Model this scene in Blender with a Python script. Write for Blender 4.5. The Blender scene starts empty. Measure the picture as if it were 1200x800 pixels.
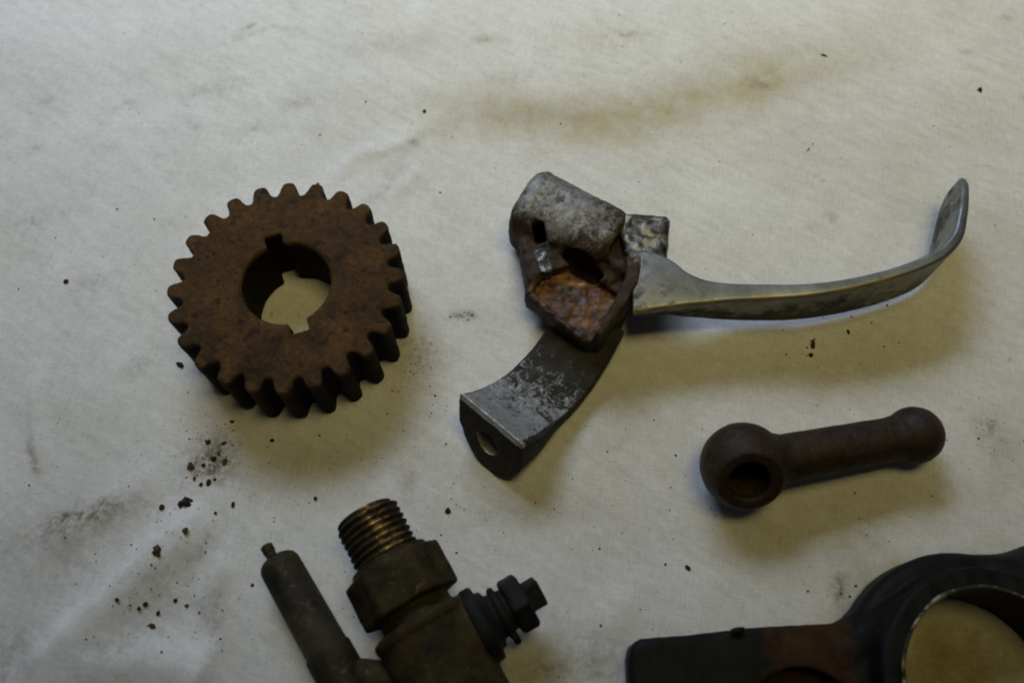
import bpy, bmesh, math, random
import numpy as np

# ------------------------------------------------------------------ camera, world, lights, exposure
MM = 0.001                                   # everything below is written in millimetres
CAM_H, TILT, FOC = 215.0, math.radians(23.0), 1000.0
scene = bpy.context.scene
col = scene.collection
cam_data = bpy.data.cameras.new('camera')
cam = bpy.data.objects.new('camera', cam_data)
col.objects.link(cam)
cam.location = (0, 0, CAM_H * MM)
cam.rotation_euler = (TILT, 0, 0)
cam_data.sensor_width = 36.0
cam_data.lens = 36.0 * FOC / 1200.0
cam_data.clip_start = 0.01
cam_data.clip_end = 20.0
cam_data.dof.use_dof = True
cam_data.dof.focus_distance = 0.226
cam_data.dof.aperture_fstop = 11.0
scene.camera = cam

world = bpy.data.worlds.new('World')
scene.world = world
world.use_nodes = True
bg = world.node_tree.nodes['Background']
bg.inputs[0].default_value = (0.80, 0.86, 1.0, 1)
bg.inputs[1].default_value = 0.025


def area_light(name, loc, target, size, size_y, power, color, spread=180):
    d = bpy.data.lights.new(name, 'AREA')
    d.shape = 'RECTANGLE'
    d.size, d.size_y = size, size_y
    d.energy = power
    d.color = color
    d.spread = math.radians(spread)
    o = bpy.data.objects.new(name, d)
    col.objects.link(o)
    o.location = loc
    v = np.array(target) - np.array(loc)
    import mathutils
    o.rotation_euler = mathutils.Vector(v).to_track_quat('-Z', 'Y').to_euler()
    return o


# cool daylight from a window beyond the cloth, warm shaded lamp hanging above it
area_light('window_light', (-0.19, 0.72, 0.58), (-0.05, 0.36, 0), 0.60, 0.22, 1.06, (0.64, 0.76, 1.0), 62)
area_light('hanging_lamp', (0.12, 0.13, 0.72), (0.06, 0.38, 0), 0.30, 0.20, 0.45, (1.0, 0.86, 0.36), 74)

scene.view_settings.view_transform = 'Standard'
scene.view_settings.look = 'None'
scene.view_settings.exposure = 0.0
scene.view_settings.gamma = 1.0
scene.view_settings.use_curve_mapping = False
scene.render.engine = 'CYCLES'
scene.cycles.use_denoising = True
scene.cycles.filter_width = 2.0
scene.cycles.max_bounces = 8

rng = np.random.default_rng(7)
random.seed(7)
CT, ST = math.cos(TILT), math.sin(TILT)


def at(px, py, z=0.0):
    """point at height z (mm) that the photograph shows at pixel px, py"""
    x, y = (px - 600) / FOC, (400 - py) / FOC
    d = np.array([x, y * CT + ST, y * ST - CT])
    return d * ((z - CAM_H) / d[2]) + np.array([0, 0, CAM_H])


# ------------------------------------------------------------------ numeric helpers
def wave_noise(X, Y, Z, lam, seed, octaves=3):
    r = np.random.default_rng(seed)
    out = 0.0
    amp, tot = 1.0, 0.0
    for o in range(octaves):
        acc = 0.0
        for k in range(5):
            d = r.normal(size=3)
            d /= np.linalg.norm(d)
            f = 2 * math.pi / lam * r.uniform(0.7, 1.4)
            acc = acc + np.sin(f * (d[0] * X + d[1] * Y + d[2] * Z) + r.uniform(0, 6.28) +
                               1.3 * np.sin(f * 0.6 * (d[1] * X - d[0] * Y + d[2] * Z) + r.uniform(0, 6.28)))
        out = out + amp * acc / 5 * 1.6
        tot += amp
        amp *= 0.5
        lam *= 0.5
    return out / tot


def smin(a, b, k):
    h = np.clip(0.5 + 0.5 * (b - a) / k, 0, 1)
    return b * (1 - h) + a * h - k * h * (1 - h)


def smax(a, b, k):
    return -smin(-a, -b, k)


def rbox(X, Y, Z, hx, hy, hz, r=0.0):
    a, b, c = np.abs(X) - hx + r, np.abs(Y) - hy + r, np.abs(Z) - hz + r
    return np.sqrt(np.maximum(a, 0) ** 2 + np.maximum(b, 0) ** 2 + np.maximum(c, 0) ** 2) + \
        np.minimum(np.maximum(a, np.maximum(b, c)), 0) - r


def extr(d2, dz, r=0.0):
    a, b = d2 + r, dz + r
    return np.sqrt(np.maximum(a, 0) ** 2 + np.maximum(b, 0) ** 2) + np.minimum(np.maximum(a, b), 0) - r


def poly2(X, Y, pts):
    """signed distance to a closed 2-D polygon"""
    d = np.full(X.shape, 1e9)
    s = np.ones(X.shape)
    n = len(pts)
    for i in range(n):
        ax, ay = pts[i]
        bx, by = pts[i - 1]
        ex, ey = bx - ax, by - ay
        wx, wy = X - ax, Y - ay
        t = np.clip((wx * ex + wy * ey) / (ex * ex + ey * ey + 1e-12), 0, 1)
        d = np.minimum(d, (wx - ex * t) ** 2 + (wy - ey * t) ** 2)
        c1, c2, c3 = Y >= ay, Y < by, ex * wy > ey * wx
        flip = (c1 & c2 & c3) | (~c1 & ~c2 & ~c3)
        s = np.where(flip, -s, s)
    return s * np.sqrt(d)


def capsule(X, Y, Z, a, b, ra, rb):
    a, b = np.array(a, float), np.array(b, float)
    e = b - a
    t = np.clip(((X - a[0]) * e[0] + (Y - a[1]) * e[1] + (Z - a[2]) * e[2]) / (e @ e), 0, 1)
    return np.sqrt((X - a[0] - t * e[0]) ** 2 + (Y - a[1] - t * e[1]) ** 2 + (Z - a[2] - t * e[2]) ** 2) - (ra + (rb - ra) * t)


def surface_net(f, lo, hi, h):
    """naive surface nets of f(X,Y,Z) = 0 ; returns vertices (mm) and quads"""
    ax = [np.arange(lo[i], hi[i] + h, h) for i in range(3)]
    X, Y, Z = np.meshgrid(*ax, indexing='ij')
    D = f(X, Y, Z).astype(np.float64)
    ins = D < 0
    nx, ny, nz = (s - 1 for s in D.shape)
    cnt = np.zeros((nx, ny, nz), int)
    for i in (0, 1):
        for j in (0, 1):
            for k in (0, 1):
                cnt += ins[i:nx + i, j:ny + j, k:nz + k]
    act = (cnt > 0) & (cnt < 8)
    idx = -np.ones((nx, ny, nz), int)
    I, J, K = np.nonzero(act)
    idx[I, J, K] = np.arange(len(I))
    acc = np.zeros((len(I), 3))
    num = np.zeros(len(I))
    corners = [(i, j, k) for i in (0, 1) for j in (0, 1) for k in (0, 1)]
    for a in corners:
        for axis in range(3):
            if a[axis] == 1:
                continue
            b = list(a)
            b[axis] = 1
            da = D[I + a[0], J + a[1], K + a[2]]
            db = D[I + b[0], J + b[1], K + b[2]]
            m = (da < 0) != (db < 0)
            t = np.where(m, da / np.where(m, da - db, 1), 0)
            p = np.repeat(np.array(a, float)[None], len(I), 0)
            p[:, axis] += t
            acc += p * m[:, None]
            num += m
    p = acc / num[:, None]
    V = np.stack([ax[0][I] + p[:, 0] * h, ax[1][J] + p[:, 1] * h, ax[2][K] + p[:, 2] * h], 1)
    quads = []
    for axis in range(3):
        sl0 = [slice(None)] * 3
        sl1 = [slice(None)] * 3
        sl0[axis], sl1[axis] = slice(0, -1), slice(1, None)
        a, b = ins[tuple(sl0)], ins[tuple(sl1)]
        E = np.argwhere(a != b)
        u, v = (axis + 1) % 3, (axis + 2) % 3
        lim = [nx, ny, nz]
        ok = (E[:, u] > 0) & (E[:, v] > 0) & (E[:, u] < lim[u]) & (E[:, v] < lim[v])
        E = E[ok]
        flip = b[E[:, 0], E[:, 1], E[:, 2]]

        def cell(du, dv):
            c = E.copy()
            c[:, u] += du
            c[:, v] += dv
            return idx[c[:, 0], c[:, 1], c[:, 2]]
        q = np.stack([cell(-1, -1), cell(0, -1), cell(0, 0), cell(-1, 0)], 1)
        q[flip] = q[flip][:, ::-1]
        quads.append(q)
    return V, np.concatenate(quads)


# ------------------------------------------------------------------ object helpers
def origin_of(parent):
    p = np.zeros(3)
    while parent:
        p = p + np.array(parent.location) / MM
        parent = parent.parent
    return p


def mesh_object(name, V, F, mat, parent=None, origin=None, smooth=True, attr=None):
    """one mesh object; V in world millimetres"""
    V = np.asarray(V, float)
    o_mm = origin_of(parent) if parent else (np.zeros(3) if origin is None else np.asarray(origin, float))
    me = bpy.data.meshes.new(name)
    L = (V - o_mm) * MM
    F = F.tolist() if isinstance(F, np.ndarray) else F
    me.from_pydata(L.tolist(), [], F)
    if smooth:
        me.polygons.foreach_set('use_smooth', [True] * len(me.polygons))
    if attr:
        for k, a in attr.items():
            at_ = me.attributes.new(k, 'FLOAT', 'POINT')
            at_.data.foreach_set('value', np.asarray(a, np.float32))
    me.materials.append(mat)
    me.update()
    ob = bpy.data.objects.new(name, me)
    col.objects.link(ob)
    if parent:
        ob.parent = parent
    else:
        ob.location = tuple(o_mm * MM)
    return ob


def sub_mesh(V, F, fmask, attr=None):
    """the faces of a mesh picked by fmask, with their vertices"""
    f = F[fmask]
    used, inv = np.unique(f, return_inverse=True)
    a = {k: v[used] for k, v in attr.items()} if attr else None
    return V[used], inv.reshape(f.shape), a


def thing(name, label, cat, loc, group=None):
    o = bpy.data.objects.new(name, None)
    o.empty_display_size = 0.01
    col.objects.link(o)
    o.location = tuple(np.asarray(loc, float) * MM)
    tag(o, label, cat, group)
    return o


def tag(o, label, cat, group=None):
    o['label'] = label
    o['category'] = cat
    if group:
        o['group'] = group
    return o


def lathe(profile, base, axis, up=None, seg=48, facets=None):
    """profile: list of (s, r) along axis; returns V, F. facets turns the ring into a polygon"""
    base, axis = np.asarray(base, float), np.asarray(axis, float)
    axis = axis / np.linalg.norm(axis)
    up = np.array([0, 0, 1.0]) if up is None else np.asarray(up, float)
    e1 = up - axis * (up @ axis)
    e1 /= np.linalg.norm(e1)
    e2 = np.cross(axis, e1)
    V, F = [], []
    for s, r in profile:
        for k in range(seg):
            a = 2 * math.pi * k / seg
            rr = r
            if facets:
                m = (a + math.pi / facets) % (2 * math.pi / facets) - math.pi / facets
                rr = r * math.cos(math.pi / facets) / math.cos(m)
            V.append(base + axis * s + (e1 * math.cos(a) + e2 * math.sin(a)) * rr)
    n = len(profile)
    for i in range(n - 1):
        for k in range(seg):
            k2 = (k + 1) % seg
            F.append((i * seg + k, (i + 1) * seg + k, (i + 1) * seg + k2, i * seg + k2)[::-1])
    F.append(tuple(range(seg))[::-1][::-1])
    F.append(tuple((n - 1) * seg + k for k in range(seg))[::-1])
    F[-2] = F[-2][::1]
    return np.array(V), F


# ------------------------------------------------------------------ materials
class Mat:
    def __init__(self, name, rough=0.7, metal=0.0, spec=0.5):
        self.m = bpy.data.materials.new(name)
        self.m.use_nodes = True
        self.nt = self.m.node_tree
        self.b = self.nt.nodes['Principled BSDF']
        self.b.inputs['Roughness'].default_value = rough
        self.b.inputs['Metallic'].default_value = metal
        self.b.inputs['Specular IOR Level'].default_value = spec
        self.tc = self.nt.nodes.new('ShaderNodeTexCoord')

    def node(self, t, **kw):
        n = self.nt.nodes.new(t)
        for k, v in kw.items():
            setattr(n, k, v)
        return n

    def link(self, a, b):
        self.nt.links.new(a, b)

    def noise(self, lam, detail=6, rough=0.6, dist=0.0, vec=None, off=0):
        n = self.node('ShaderNodeTexNoise')
        n.inputs['Scale'].default_value = 1000.0 / lam
        n.inputs['Detail'].default_value = detail
        n.inputs['Roughness'].default_value = rough
        n.inputs['Distortion'].default_value = dist
        src = vec or self.tc.outputs['Object']
        if off:
            mp = self.node('ShaderNodeMapping')
            mp.inputs['Location'].default_value = (off, off * .37, -off)
            self.link(src, mp.inputs['Vector'])
            src = mp.outputs[0]
        self.link(src, n.inputs['Vector'])
        return n.outputs['Fac']

    def ramp(self, fac, stops):
        r = self.node('ShaderNodeValToRGB')
        el = r.color_ramp.elements
        while len(el) < len(stops):
            el.new(0.5)
        for e, (p, c) in zip(el, stops):
            e.position = p
            e.color = (*c, 1) if not isinstance(c, (int, float)) else (c, c, c, 1)
        self.link(fac, r.inputs[0])
        return r.outputs[0]

    def mix(self, fac, a, b):
        n = self.node('ShaderNodeMix', data_type='RGBA')
        for s, v in ((n.inputs[0], fac), (n.inputs[6], a), (n.inputs[7], b)):
            if isinstance(v, (int, float)):
                s.default_value = v
            elif isinstance(v, tuple):
                s.default_value = (*v, 1)
            else:
                self.link(v, s)
        return n.outputs[2]

    def math(self, op, a, b=None, clamp=False):
        n = self.node('ShaderNodeMath', operation=op, use_clamp=clamp)
        for s, v in ((n.inputs[0], a), (n.inputs[1], b)):
            if v is None:
                continue
            if isinstance(v, (int, float)):
                s.default_value = v
            else:
                self.link(v, s)
        return n.outputs[0]

    def attr(self, name):
        n = self.node('ShaderNodeAttribute', attribute_name=name)
        return n.outputs['Fac']

    def bump(self, h, strength, dist_mm, prev=None):
        n = self.node('ShaderNodeBump')
        n.inputs['Strength'].default_value = strength
        n.inputs['Distance'].default_value = dist_mm * MM
        self.link(h, n.inputs['Height'])
        if prev:
            self.link(prev, n.inputs['Normal'])
        return n.outputs[0]

    def out(self, color=None, rough=None, metal=None, normal=None):
        for k, v in (('Base Color', color), ('Roughness', rough), ('Metallic', metal), ('Normal', normal)):
            if v is None:
                continue
            if isinstance(v, tuple):
                self.b.inputs[k].default_value = (*v, 1)
            elif isinstance(v, (int, float)):
                self.b.inputs[k].default_value = v
            else:
                self.link(v, self.b.inputs[k])
        return self.m


def mat_rust(name, dark, mid, light, lam=9.0, rough=0.8, bump=0.35, spec=0.25, side_shade=None):
    m = Mat(name, rough, 0.0, spec)
    a = m.ramp(m.noise(lam, 8, 0.65, 0.4), [(0.30, dark), (0.50, mid), (0.72, light)])
    b = m.ramp(m.noise(1.3, 5, 0.7, off=3), [(0.3, 0.5), (0.7, 1.3)])
    big = m.ramp(m.noise(16, 4, 0.6, 0.8, off=15), [(0.42, 0.0), (0.62, 0.32)])
    a = m.mix(big, a, light)
    n = m.node('ShaderNodeMix', data_type='RGBA', blend_type='MULTIPLY')
    n.inputs[0].default_value = 1.0
    m.link(a, n.inputs[6])
    m.link(b, n.inputs[7])
    nr = m.bump(m.noise(0.8, 6, 0.7), bump, 0.25)
    nr = m.bump(m.noise(4.0, 4, 0.6, off=1), bump, 0.5, nr)
    c = n.outputs[2]
    if side_shade:                                # shade painted into the faces below the top
        g = m.math('MULTIPLY', m.attr('side_shade'), m.ramp(m.noise(5, 6, 0.6, off=6), [(0.3, 0.8), (0.6, 1.0)]))
        c = m.mix(g, c, side_shade)
    # scattered darker scabs
    sc = m.ramp(m.noise(3.0, 5, 0.6, 0.6, off=12), [(0.58, 0.0), (0.63, 0.7)])
    c = m.mix(sc, c, tuple(0.7 * q for q in dark))
    return m.out(c, None, None, nr)


def mat_worn_metal(name, metal_col, dirt_a, dirt_b, use_attr=None, thr=0.5, lam=4.0, rough=0.42, bump=0.3, metal_amt=0.85, edge=None, spec=0.22):
    """bare metal showing through brown-black grime where the wear attribute and noise say so"""
    m = Mat(name, rough, 1.0, spec)
    n1 = m.noise(lam, 9, 0.68, 0.8)
    n2 = m.noise(lam * 0.25, 6, 0.7, off=2)
    f = m.math('ADD', m.math('MULTIPLY', n1, 0.65), m.math('MULTIPLY', n2, 0.35))
    if use_attr:
        f = m.math('ADD', f, m.attr(use_attr))
    fac = m.ramp(f, [(thr - 0.07, 0.0), (thr + 0.07, 1.0)])
    grime = m.ramp(m.noise(lam * 1.6, 6, 0.65, off=5), [(0.35, dirt_a), (0.65, dirt_b)])
    metal = m.ramp(m.noise(lam * 0.6, 8, 0.7, off=7), [(0.3, tuple(c * 0.55 for c in metal_col)), (0.65, metal_col)])
    c = m.mix(fac, grime, metal)
    r = m.ramp(fac, [(0.0, 0.72), (1.0, rough)])
    nr = m.bump(f, bump, 0.25)
    nr = m.bump(m.noise(0.7, 4, 0.7, off=9), bump * 0.6, 0.12, nr)
    if edge:                                  # brass showing where the plating is rubbed through
        eb = m.math('MULTIPLY', m.attr('edge'), m.ramp(m.noise(5, 5, 0.6, off=13), [(0.35, 0.15), (0.6, 0.9)]))
        c = m.mix(eb, c, edge)
    mt = m.math('MULTIPLY', fac, metal_amt)
    return m.out(c, r, mt, nr)


M_RUST = mat_rust('brown rust', (0.026, 0.014, 0.006), (0.066, 0.036, 0.013), (0.118, 0.058, 0.014), spec=0.15, side_shade=(0.007, 0.004, 0.003))
M_ROD = mat_rust('dark brown rust', (0.018, 0.011, 0.008), (0.030, 0.018, 0.011), (0.048, 0.027, 0.014), lam=5, rough=0.55, bump=0.5)
M_PERCH = mat_worn_metal('corroded grey casting', (0.27, 0.265, 0.25), (0.022, 0.015, 0.010), (0.062, 0.040, 0.027), 'wear_shading', 0.61, 3.0, 0.50, 0.7, 0.45)
M_JAW = mat_worn_metal('dark clamp steel', (0.54, 0.55, 0.56), (0.016, 0.014, 0.011), (0.042, 0.035, 0.026), 'wear_shading', 0.58, 2.4, 0.42, 0.5, 0.6)
M_LEVER = mat_worn_metal('tarnished chrome', (0.27, 0.28, 0.275), (0.030, 0.026, 0.016), (0.085, 0.076, 0.052), 'wear_shading', 0.50, 9.0, 0.42, 0.22, 0.75, (0.42, 0.31, 0.10))


def mat_flaked():
    m = Mat('flaked plating over brass', 0.42, 0.6, 0.5)
    n1 = m.noise(3.6, 6, 0.6, 0.8)
    c = m.ramp(n1, [(0.34, (0.012, 0.010, 0.008)), (0.45, (0.045, 0.038, 0.030)), (0.50, (0.10, 0.09, 0.08)),
                    (0.57, (0.20, 0.20, 0.19)), (0.62, (0.28, 0.27, 0.22)), (0.66, (0.40, 0.28, 0.05))])
    nr = m.bump(n1, 0.6, 0.4)
    return m.out(c, None, None, nr)


M_FLAKE = mat_flaked()


def mat_orange():
    m = Mat('orange corrosion', 0.55, 0.0, 0.45)
    mo = m.node('ShaderNodeMapping')
    mo.inputs['Scale'].default_value = (0.6, 1.5, 1.0)
    m.link(m.tc.outputs['Object'], mo.inputs['Vector'])
    n1 = m.noise(5.5, 8, 0.62, 0.35, vec=mo.outputs[0])
    c = m.ramp(n1, [(0.38, (0.018, 0.008, 0.004)), (0.47, (0.070, 0.026, 0.009)), (0.56, (0.14, 0.050, 0.012)), (0.64, (0.25, 0.115, 0.024)), (0.72, (0.42, 0.30, 0.10))])
    nr = m.bump(n1, 0.4, 0.7)
    nr = m.bump(m.noise(0.9, 6, 0.7, off=2), 0.5, 0.25, nr)
    return m.out(c, m.ramp(m.noise(1.5, 4, off=4), [(0.35, 0.35), (0.65, 0.75)]), None, nr)


M_ORANGE = mat_orange()
M_BRASS_DARK = mat_worn_metal('oily dark brass', (0.16, 0.12, 0.05), (0.009, 0.007, 0.003), (0.050, 0.035, 0.011), None, 0.62, 4.0, 0.42, 0.6, spec=0.18)
M_THREAD = mat_worn_metal('brass thread', (0.46, 0.30, 0.10), (0.008, 0.006, 0.004), (0.036, 0.024, 0.010), 'wear_shading', 0.62, 3.0, 0.32, 0.3)
M_TUBE = mat_worn_metal('brown tube metal', (0.12, 0.09, 0.05), (0.010, 0.008, 0.004), (0.040, 0.029, 0.011), None, 0.60, 5.0, 0.40, 0.4, spec=0.25)
M_BLACK = mat_worn_metal('black plug metal', (0.06, 0.06, 0.06), (0.005, 0.005, 0.005), (0.014, 0.013, 0.011), None, 0.66, 2.5, 0.5, 0.3)


def mat_paint():
    m = Mat('worn black paint', 0.5, 0.0, 0.10)
    r = m.math('ADD', m.attr('wear_shading'), m.math('MULTIPLY', m.noise(7, 8, 0.65, 0.6), 0.5))
    rust = m.ramp(m.noise(6, 7, 0.65, off=2), [(0.32, (0.022, 0.011, 0.006)), (0.55, (0.044, 0.022, 0.009)), (0.75, (0.065, 0.040, 0.018))])
    fac = m.ramp(r, [(0.56, 0.0), (0.66, 1.0)])
    paint = m.ramp(m.noise(5, 6, off=4), [(0.3, (0.005, 0.0055, 0.006)), (0.7, (0.012, 0.012, 0.011))])
    c = m.mix(fac, paint, rust)
    nr = m.bump(m.noise(1.3, 6, 0.7), 0.5, 0.3)
    nr = m.bump(fac, 0.3, -0.25, nr)
    return m.out(c, m.ramp(fac, [(0.0, 0.50), (1.0, 0.8)]), None, nr)


M_PAINT = mat_paint()
M_EDGE = mat_worn_metal('bright bare edge', (0.55, 0.50, 0.32), (0.010, 0.010, 0.008), (0.05, 0.045, 0.02), None, 0.56, 5.0, 0.35, 0.2)


def mat_cloth():
    m = Mat('stained white cotton', 0.95, 0.0, 0.15)
    obj = m.tc.outputs['Object']
    # brushed streaks across the weave
    mp = m.node('ShaderNodeMapping')
    mp.inputs['Rotation'].default_value = (0, 0, math.radians(32))
    m.link(obj, mp.inputs['Vector'])
    mps = m.node('ShaderNodeMapping')
    mps.inputs['Scale'].default_value = (0.25, 1.0, 1.0)
    m.link(mp.outputs[0], mps.inputs['Vector'])
    streak = m.noise(2.6, 5, 0.6, 0.3, vec=mps.outputs[0])
    blot = m.noise(42, 6, 0.6, 0.5)
    fine = m.noise(2.2, 6, 0.7, off=2)
    base = m.ramp(blot, [(0.3, (0.67, 0.655, 0.615)), (0.7, (0.76, 0.75, 0.715))])
    mul = m.node('ShaderNodeMix', data_type='RGBA', blend_type='MULTIPLY')
    mul.inputs[0].default_value = 1
    m.link(base, mul.inputs[6])
    m.link(m.ramp(streak, [(0.30, 0.91), (0.62, 1.03)]), mul.inputs[7])
    # oily stains and grime, with cast shadows painted in among them
    oil_shade = m.math('MULTIPLY', m.attr('oil_shade'), m.ramp(m.noise(9, 6, 0.65, 0.5, off=6), [(0.25, 0.55), (0.75, 1.25)]))
    c = m.mix(m.math('MINIMUM', oil_shade, 1.0), mul.outputs[2], (0.41, 0.345, 0.175))
    bore_shade = m.math('SUBTRACT', oil_shade, 1.0, True)
    c = m.mix(bore_shade, c, (0.15, 0.11, 0.05))  # darker tone painted for the shade inside the casting bore
    dm = m.math('MULTIPLY', m.attr('dirt_shade'), m.ramp(m.noise(2.6, 7, 0.75, 0.4, off=8), [(0.38, 0.1), (0.66, 1.7)]))
    c = m.mix(m.math('MINIMUM', dm, 1.0), c, (0.15, 0.12, 0.075))
    # faint specks everywhere
    sp = m.ramp(m.noise(1.6, 3, 0.6, off=11), [(0.655, 0.0), (0.72, 0.45)])
    spm = m.math('MULTIPLY', sp, m.ramp(m.noise(30, 3, off=12), [(0.4, 0.25), (0.65, 1.0)]))
    c = m.mix(spm, c, (0.20, 0.17, 0.12))
    # weave relief
    mp2 = m.node('ShaderNodeMapping')
    mp2.inputs['Rotation'].default_value = (0, 0, math.radians(12))
    m.link(obj, mp2.inputs['Vector'])
    hs = []
    for sc in ((0.18, 1.0, 1.0), (1.0, 0.18, 1.0)):     # warp and weft threads
        mt = m.node('ShaderNodeMapping')
        mt.inputs['Scale'].default_value = sc
        m.link(mp2.outputs[0], mt.inputs['Vector'])
        hs.append(m.noise(0.62, 3, 0.65, 0.25, vec=mt.outputs[0]))
    weave = m.math('MULTIPLY', m.math('ADD', hs[0], hs[1]), 0.5)
    thr = m.node('ShaderNodeMix', data_type='RGBA', blend_type='MULTIPLY')
    thr.inputs[0].default_value = 1
    m.link(c, thr.inputs[6])
    m.link(m.ramp(weave, [(0.36, 0.87), (0.60, 1.04)]), thr.inputs[7])
    c = thr.outputs[2]
    nr = m.bump(weave, 0.30, 0.10)
    nr = m.bump(streak, 0.13, 0.2, nr)
    nr = m.bump(fine, 0.25, 0.25, nr)
    nr = m.bump(m.noise(14, 4, 0.55, 0.3, off=14), 0.25, 1.2, nr)
    cr = m.node('ShaderNodeTexNoise', noise_type='RIDGED_MULTIFRACTAL')
    cr.inputs['Scale'].default_value = 1000 / 48
    cr.inputs['Detail'].default_value = 3
    cr.inputs['Distortion'].default_value = 0.8
    m.link(mp.outputs[0], cr.inputs['Vector'])
    nr = m.bump(cr.outputs['Fac'], 0.55, 1.1, nr)
    return m.out(c, None, None, nr)


M_CLOTH = mat_cloth()
M_GRIT = mat_rust('dark grit', (0.010, 0.008, 0.006), (0.022, 0.015, 0.010), (0.045, 0.026, 0.013), lam=1.5, rough=0.85)
M_GRIT_BROWN = mat_rust('brown grit', (0.03, 0.02, 0.010), (0.06, 0.04, 0.018), (0.11, 0.07, 0.03), lam=1.5, rough=0.85)

# ------------------------------------------------------------------ the cloth
def seg_dist(X, Y, p, q):
    e = np.asarray(q) - np.asarray(p)
    t = np.clip(((X - p[0]) * e[0] + (Y - p[1]) * e[1]) / (e @ e), 0, 1)
    dx, dy = X - p[0] - t * e[0], Y - p[1] - t * e[1]
    side = np.sign(e[0] * (Y - p[1]) - e[1] * (X - p[0]))
    return np.sqrt(dx * dx + dy * dy), t, side


def path_dist(X, Y, pix):
    pts = [at(*p)[:2] for p in pix]
    d, tt, ss = None, None, None
    n = len(pts) - 1
    for i in range(n):
        a, t, s = seg_dist(X, Y, pts[i], pts[i + 1])
        t = (i + t) / n
        if d is None:
            d, tt, ss = a, t, s
        else:
            m = a < d
            d, tt, ss = np.where(m, a, d), np.where(m, t, tt), np.where(m, s, ss)
    return d, tt, ss


gx = np.arange(-270, 271, 1.0)
gy = np.arange(-110, 341, 1.0)
GX, GY = np.meshgrid(gx, gy, indexing='ij')
GZ0 = np.zeros_like(GX)
N1 = wave_noise(GX, GY, GZ0, 60, 3)
N2 = wave_noise(GX, GY, GZ0, 14, 4, 4)


def cloth_height(X, Y):
    z = 0.45 * wave_noise(X, Y, 0 * X, 70, 21, 2) - 0.45

    def ridge(pix, amp, w, asym=1.0):
        d, t, s = path_dist(X, Y, pix)
        ww = np.where(s > 0, w, w * asym)
        return 1.35 * amp * np.exp(-(d / ww) ** 2) * np.clip(np.sin(np.pi * np.clip(t, 0.03, 0.97)) * 1.4, 0, 1)
    z = z + ridge([(20, 800), (110, 720), (190, 640), (250, 585)], 2.8, 3.6, 2.2)
    z = z + ridge([(215, 830), (262, 745), (246, 700), (268, 640)], 2.2, 2.6, 2.0)
    z = z + ridge([(40, 660), (110, 600), (190, 560)], 1.5, 5)
    z = z + ridge([(60, 800), (170, 770), (260, 790)], 1.6, 5)
    z = z + ridge([(370, 230), (420, 180), (470, 170), (540, 120)], 0.6, 2.6)
    z = z + ridge([(430, 300), (460, 230), (500, 190)], 0.6, 2.6)
    z = z + ridge([(470, 480), (560, 400), (600, 350)], 0.6, 3.0)
    z = z - ridge([(480, 120), (620, 150), (760, 135), (860, 90), (990, 40)], 0.9, 9)
    z = z + ridge([(40, 430), (42, 500), (50, 560)], 0.7, 1.8)
    z = z + ridge([(1180, 480), (1150, 560), (1120, 640)], 0.4, 6)
    z = z + ridge([(690, 800), (700, 740), (760, 690)], 1.0, 6)
    z = z + ridge([(0, 60), (200, 40), (420, 90)], 0.4, 14)
    return np.minimum(z, 3.0)


GZ = cloth_height(GX, GY)
# flatten under the metal so that it rests on the cloth
for cx, cy, r in ((-58, 99, 34), (8, 80, 36), (20, 112, 26), (80, 58, 34), (-28, 20, 36), (85, 5, 48), (120, 118, 24), (75, 98, 26)):
    w = np.clip((np.hypot(GX - cx, GY - cy) - r) / 14, 0, 1)
    w = w * w * (3 - 2 * w)
    GZ = np.where(w < 1, GZ * w + np.minimum(GZ, -0.05) * (1 - w) * 0 + (-0.04) * (1 - w), GZ)

oil_shade = np.zeros_like(GX)
dirt_shade = np.zeros_like(GX)


def stroke(layer, pix, w, amp, rag=0.35, ends=True):
    d, t, s = path_dist(GX, GY, pix)
    ww = w * (1 + rag * N2 + rag * 0.6 * N1)
    e = np.clip(np.sin(np.pi * np.clip(t, 0.02, 0.98)) * 1.7, 0, 1) if ends else 1
    layer += amp * np.exp(-(d / ww) ** 2) * e


def blob(layer, px, py, rx, ry, amp, ang=0, rag=0.3):
    p = at(px, py)
    k = 0.235
    a = math.radians(ang)
    dx, dy = GX - p[0], (GY - p[1])
    u, v = dx * math.cos(a) + dy * math.sin(a), -dx * math.sin(a) + dy * math.cos(a)
    rr = np.sqrt((u / (rx * k)) ** 2 + (v / (ry * k)) ** 2) * (1 + rag * N2)
    layer += amp * np.exp(-rr ** 2)


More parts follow.
